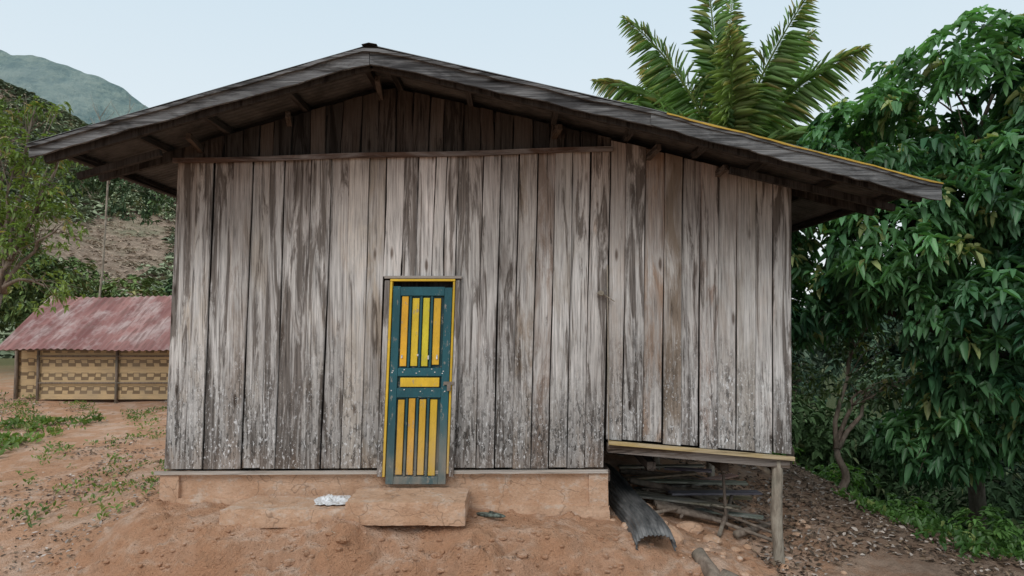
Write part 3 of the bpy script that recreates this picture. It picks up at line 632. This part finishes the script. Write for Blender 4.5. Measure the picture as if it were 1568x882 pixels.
def weeds(name,n,xr_,yr_,thr,L,cols,k=7,sc=.6):
    X=rng.uniform(*xr_,n);Y=rng.uniform(*yr_,n); q=fbm(np.stack([X*sc+7,Y*sc,X*0],-1),4)>thr; q&=~((X>-3.6)&(X<3)&(Y>-1)&(Y<6)); X=X[q];Y=Y[q]; m=len(X)
    P=np.stack([X,Y,gz(X,Y)+.01],-1); P=np.repeat(P,k,0)+rng.normal(0,.05,(m*k,3))*[1,1,0]; d=np.stack([rng.normal(size=m*k)*.7,rng.normal(size=m*k)*.7,rng.uniform(.3,1.2,m*k)],-1)
    P[:,2]+=rng.uniform(0,.07,m*k); s=rng.uniform(.5,1.3,m*k)
    leafmesh(name,P,d,L*s,L*.38*s,palette(P,cols,1.2),M_leaf)
WC=[(.08,.14,.03),(.18,.28,.07),(.28,.28,.11)]
weeds('weeds',5200,(-15,-3.9),(.5,10),.575,.07,WC,5,2.1); weeds('weeds',300,(-9.3,-7.6),(3,6.5),.46,.13,WC,7,1.5)
weeds('weeds',2600,(4.4,9),(-1,8),.50,.11,[(.05,.12,.03),(.13,.26,.06),(.2,.26,.08)],6,1.2)
GF=empty('green_fence'); mb=MB()
g=G('faded_green_panel',.7,.3); p=g.pos(); M_gf=g.done(g.mix(g.mr(g.noise(p,(3,3,7),5,.7),.4,.6),(.36,.50,.43),(.20,.31,.25)))
for k in range(4): mb.box(4.9+.4*k,5.28+.4*k,9.6,9.63,-1.8,-.80+R(-.05,.05),(.4,.5,.4))
mb.obj('panels',[M_gf],GF); mb=MB()
for k in range(5): mb.box(4.86+.4*k,4.90+.4*k,9.56,9.60,-2.0,-.72)
mb.obj('posts',[M_post],GF)
# ------------------------------------------------------------ bamboo shed
B=empty('bamboo_shed'); Sx0,Sx1=-10.65,-5.6; y0=9.1; zg=-.45
g=G('woven_bamboo',.8,.2); p=g.pos()
n=g.noise(p,(4,4,40),4,.6); n2=g.noise(p,2,3)
sp_=g.sepz(p); jit=g.ma('MULTIPLY',g.ma('SUBTRACT',n2,.5),.6)
row=g.ma('FLOOR',g.ma('MULTIPLY',sp_[2],13.))
fx=g.ma('FRACT',g.ma('ADD',g.ma('ADD',g.ma('MULTIPLY',sp_[0],3.4),g.ma('MULTIPLY',row,.5)),jit))
dash=g.ma('GREATER_THAN',fx,.42); band=g.ma('LESS_THAN',g.ma('FRACT',g.ma('MULTIPLY',g.ma('ADD',sp_[2],3.),3.25)),.55)
b=g.mix(g.ma('MULTIPLY',g.ma('MULTIPLY',dash,band),.85),(.58,.42,.24),(.16,.11,.07)); b=g.mix(g.mr(n,.45,.7,0.,.5),b,g.mulc(b,.6)); b=g.mix(g.mr(n2,.45,.65,0.,.4),b,(.34,.27,.19)); g.bump(n,.4,.01); M_weave=g.done(b)
mb=MB(); mb.box(Sx0,Sx1,y0,y0+.03,zg+.1,.85); mb.box(Sx0,Sx0+.03,y0+.031,y0+4,zg+.1,1.0); mb.box(Sx0+.03,Sx1,y0+4,y0+4.03,zg,.85); mb.box(Sx0-.75,Sx0-.02,y0+.35,y0+.38,zg+.1,.85); mb.obj('woven_walls',[M_weave],B)
mb=MB()
for x in (Sx0-.02,Sx0+1.75,Sx0+3.4,Sx1): mb.tube([(x,y0-.04,zg-.2),(x,y0-.04,.86)],[.032,.032],8)
mb.tube([(Sx0-.05,y0-.05,.02),(Sx1,y0-.05,.02)],[.018,.018],6); mb.tube([(Sx0-.05,y0-.05,.62),(Sx1,y0-.05,.62)],[.018,.018],6)
mb.tube([(Sx0-.8,y0-.1,.78),(Sx1,y0-.1,.78)],[.035,.035],6)
mb.tube([(Sx0-.75,y0+.3,zg-.2),(Sx0-.75,y0+.3,1.0)],[.045,.04],8); mb.tube([(Sx0-.6,y0+1.9,zg-.2),(Sx0-.95,y0+1.9,1.9)],[.05,.05],8)
mb.obj('frame_poles',[M_twig],B,True)
xsn=np.arange(Sx0-.75,Sx1+.6,.024); V=[]
for side in (0,1):
    for t in np.linspace(0,1,8):
        for x in xsn:
            w=.014*math.sin(x*2*math.pi/.15); yy=(y0-.4)+2.25*t if side==0 else (y0+4.1)-2.25*t
            V.append((x-.30*t,yy,.78+1.25*t+w+.02*math.sin(x*1.7+t*3)))
n=len(xsn); F=[]
for s_ in (0,1):
    o_=s_*8*n; ii=(np.arange(7)[:,None]*n+np.arange(n-1)[None,:]).ravel()+o_; F.append(np.stack([ii,ii+1,ii+1+n,ii+n],-1))
g=G('rusty_red_roofing',.6,.3); p=g.pos(); n1=g.noise(p,(3.5,.5,.5),6,.65); n2=g.noise(p,(1.6,1.0,1.0),5,.65); n3=g.noise(p,(14,2,2),4)
b=g.mix(g.mr(n1,.38,.62),(.17,.065,.06),(.31,.155,.14)); b=g.mix(g.mr(n2,.48,.62,0.,.8),b,(.42,.33,.315)); b=g.mix(g.mr(n3,.50,.62,0.,.65),b,(.14,.07,.06)); M_rust=g.done(b)
np_mesh('roof',np.array(V),np.concatenate(F),None,[M_rust],B,True)
# ------------------------------------------------------------ world, sun, camera
w=bpy.data.worlds.new('World'); scene.world=w; w.use_nodes=True; nt=w.node_tree; nt.nodes.clear()
out=nt.nodes.new('ShaderNodeOutputWorld'); bg=nt.nodes.new('ShaderNodeBackground'); sky=nt.nodes.new('ShaderNodeTexSky'); sky.sky_type='NISHITA'; sky.sun_disc=False
sky.sun_elevation=math.radians(44); sky.sun_rotation=math.radians(205); sky.air_density=1.; sky.dust_density=2.
tc=nt.nodes.new('ShaderNodeTexCoord'); sp=nt.nodes.new('ShaderNodeSeparateXYZ'); nt.links.new(tc.outputs['Generated'],sp.inputs[0])
rp=nt.nodes.new('ShaderNodeValToRGB'); nt.links.new(sp.outputs[2],rp.inputs[0])
rp.color_ramp.elements[0].position=0.; rp.color_ramp.elements[0].color=(.86,.90,.91,1); rp.color_ramp.elements[1].position=.50; rp.color_ramp.elements[1].color=(.60,.74,.84,1)
e=rp.color_ramp.elements.new(.85); e.color=(1.,1.0,1.0,1)
sc_=nt.nodes.new('ShaderNodeVectorMath'); sc_.operation='SCALE'; sc_.inputs[3].default_value=10.8; nt.links.new(rp.outputs[0],sc_.inputs[0])
mx=nt.nodes.new('ShaderNodeMix'); mx.data_type='RGBA'; mx.inputs[0].default_value=.92; nt.links.new(sky.outputs[0],mx.inputs[6]); nt.links.new(sc_.outputs[0],mx.inputs[7])
nt.links.new(mx.outputs[2],bg.inputs[0]); bg.inputs[1].default_value=.1; nt.links.new(bg.outputs[0],out.inputs[0])
sl=bpy.data.lights.new('sun','SUN'); sl.energy=1.3; sl.angle=math.radians(25); sl.color=(1,.97,.93); so=bpy.data.objects.new('sun',sl); scene.collection.objects.link(so); so.rotation_euler=(math.radians(46),0,math.radians(-25))
cam=bpy.data.cameras.new('camera'); cam.sensor_width=36; cam.lens=24.34; cam.clip_end=3000; co_=bpy.data.objects.new('camera',cam); scene.collection.objects.link(co_)
co_.location=(0,-6.6,1.42); co_.rotation_euler=(math.radians(92.7),0,0); scene.camera=co_
scene.view_settings.view_transform='Standard'; scene.view_settings.look='None'; scene.view_settings.exposure=0
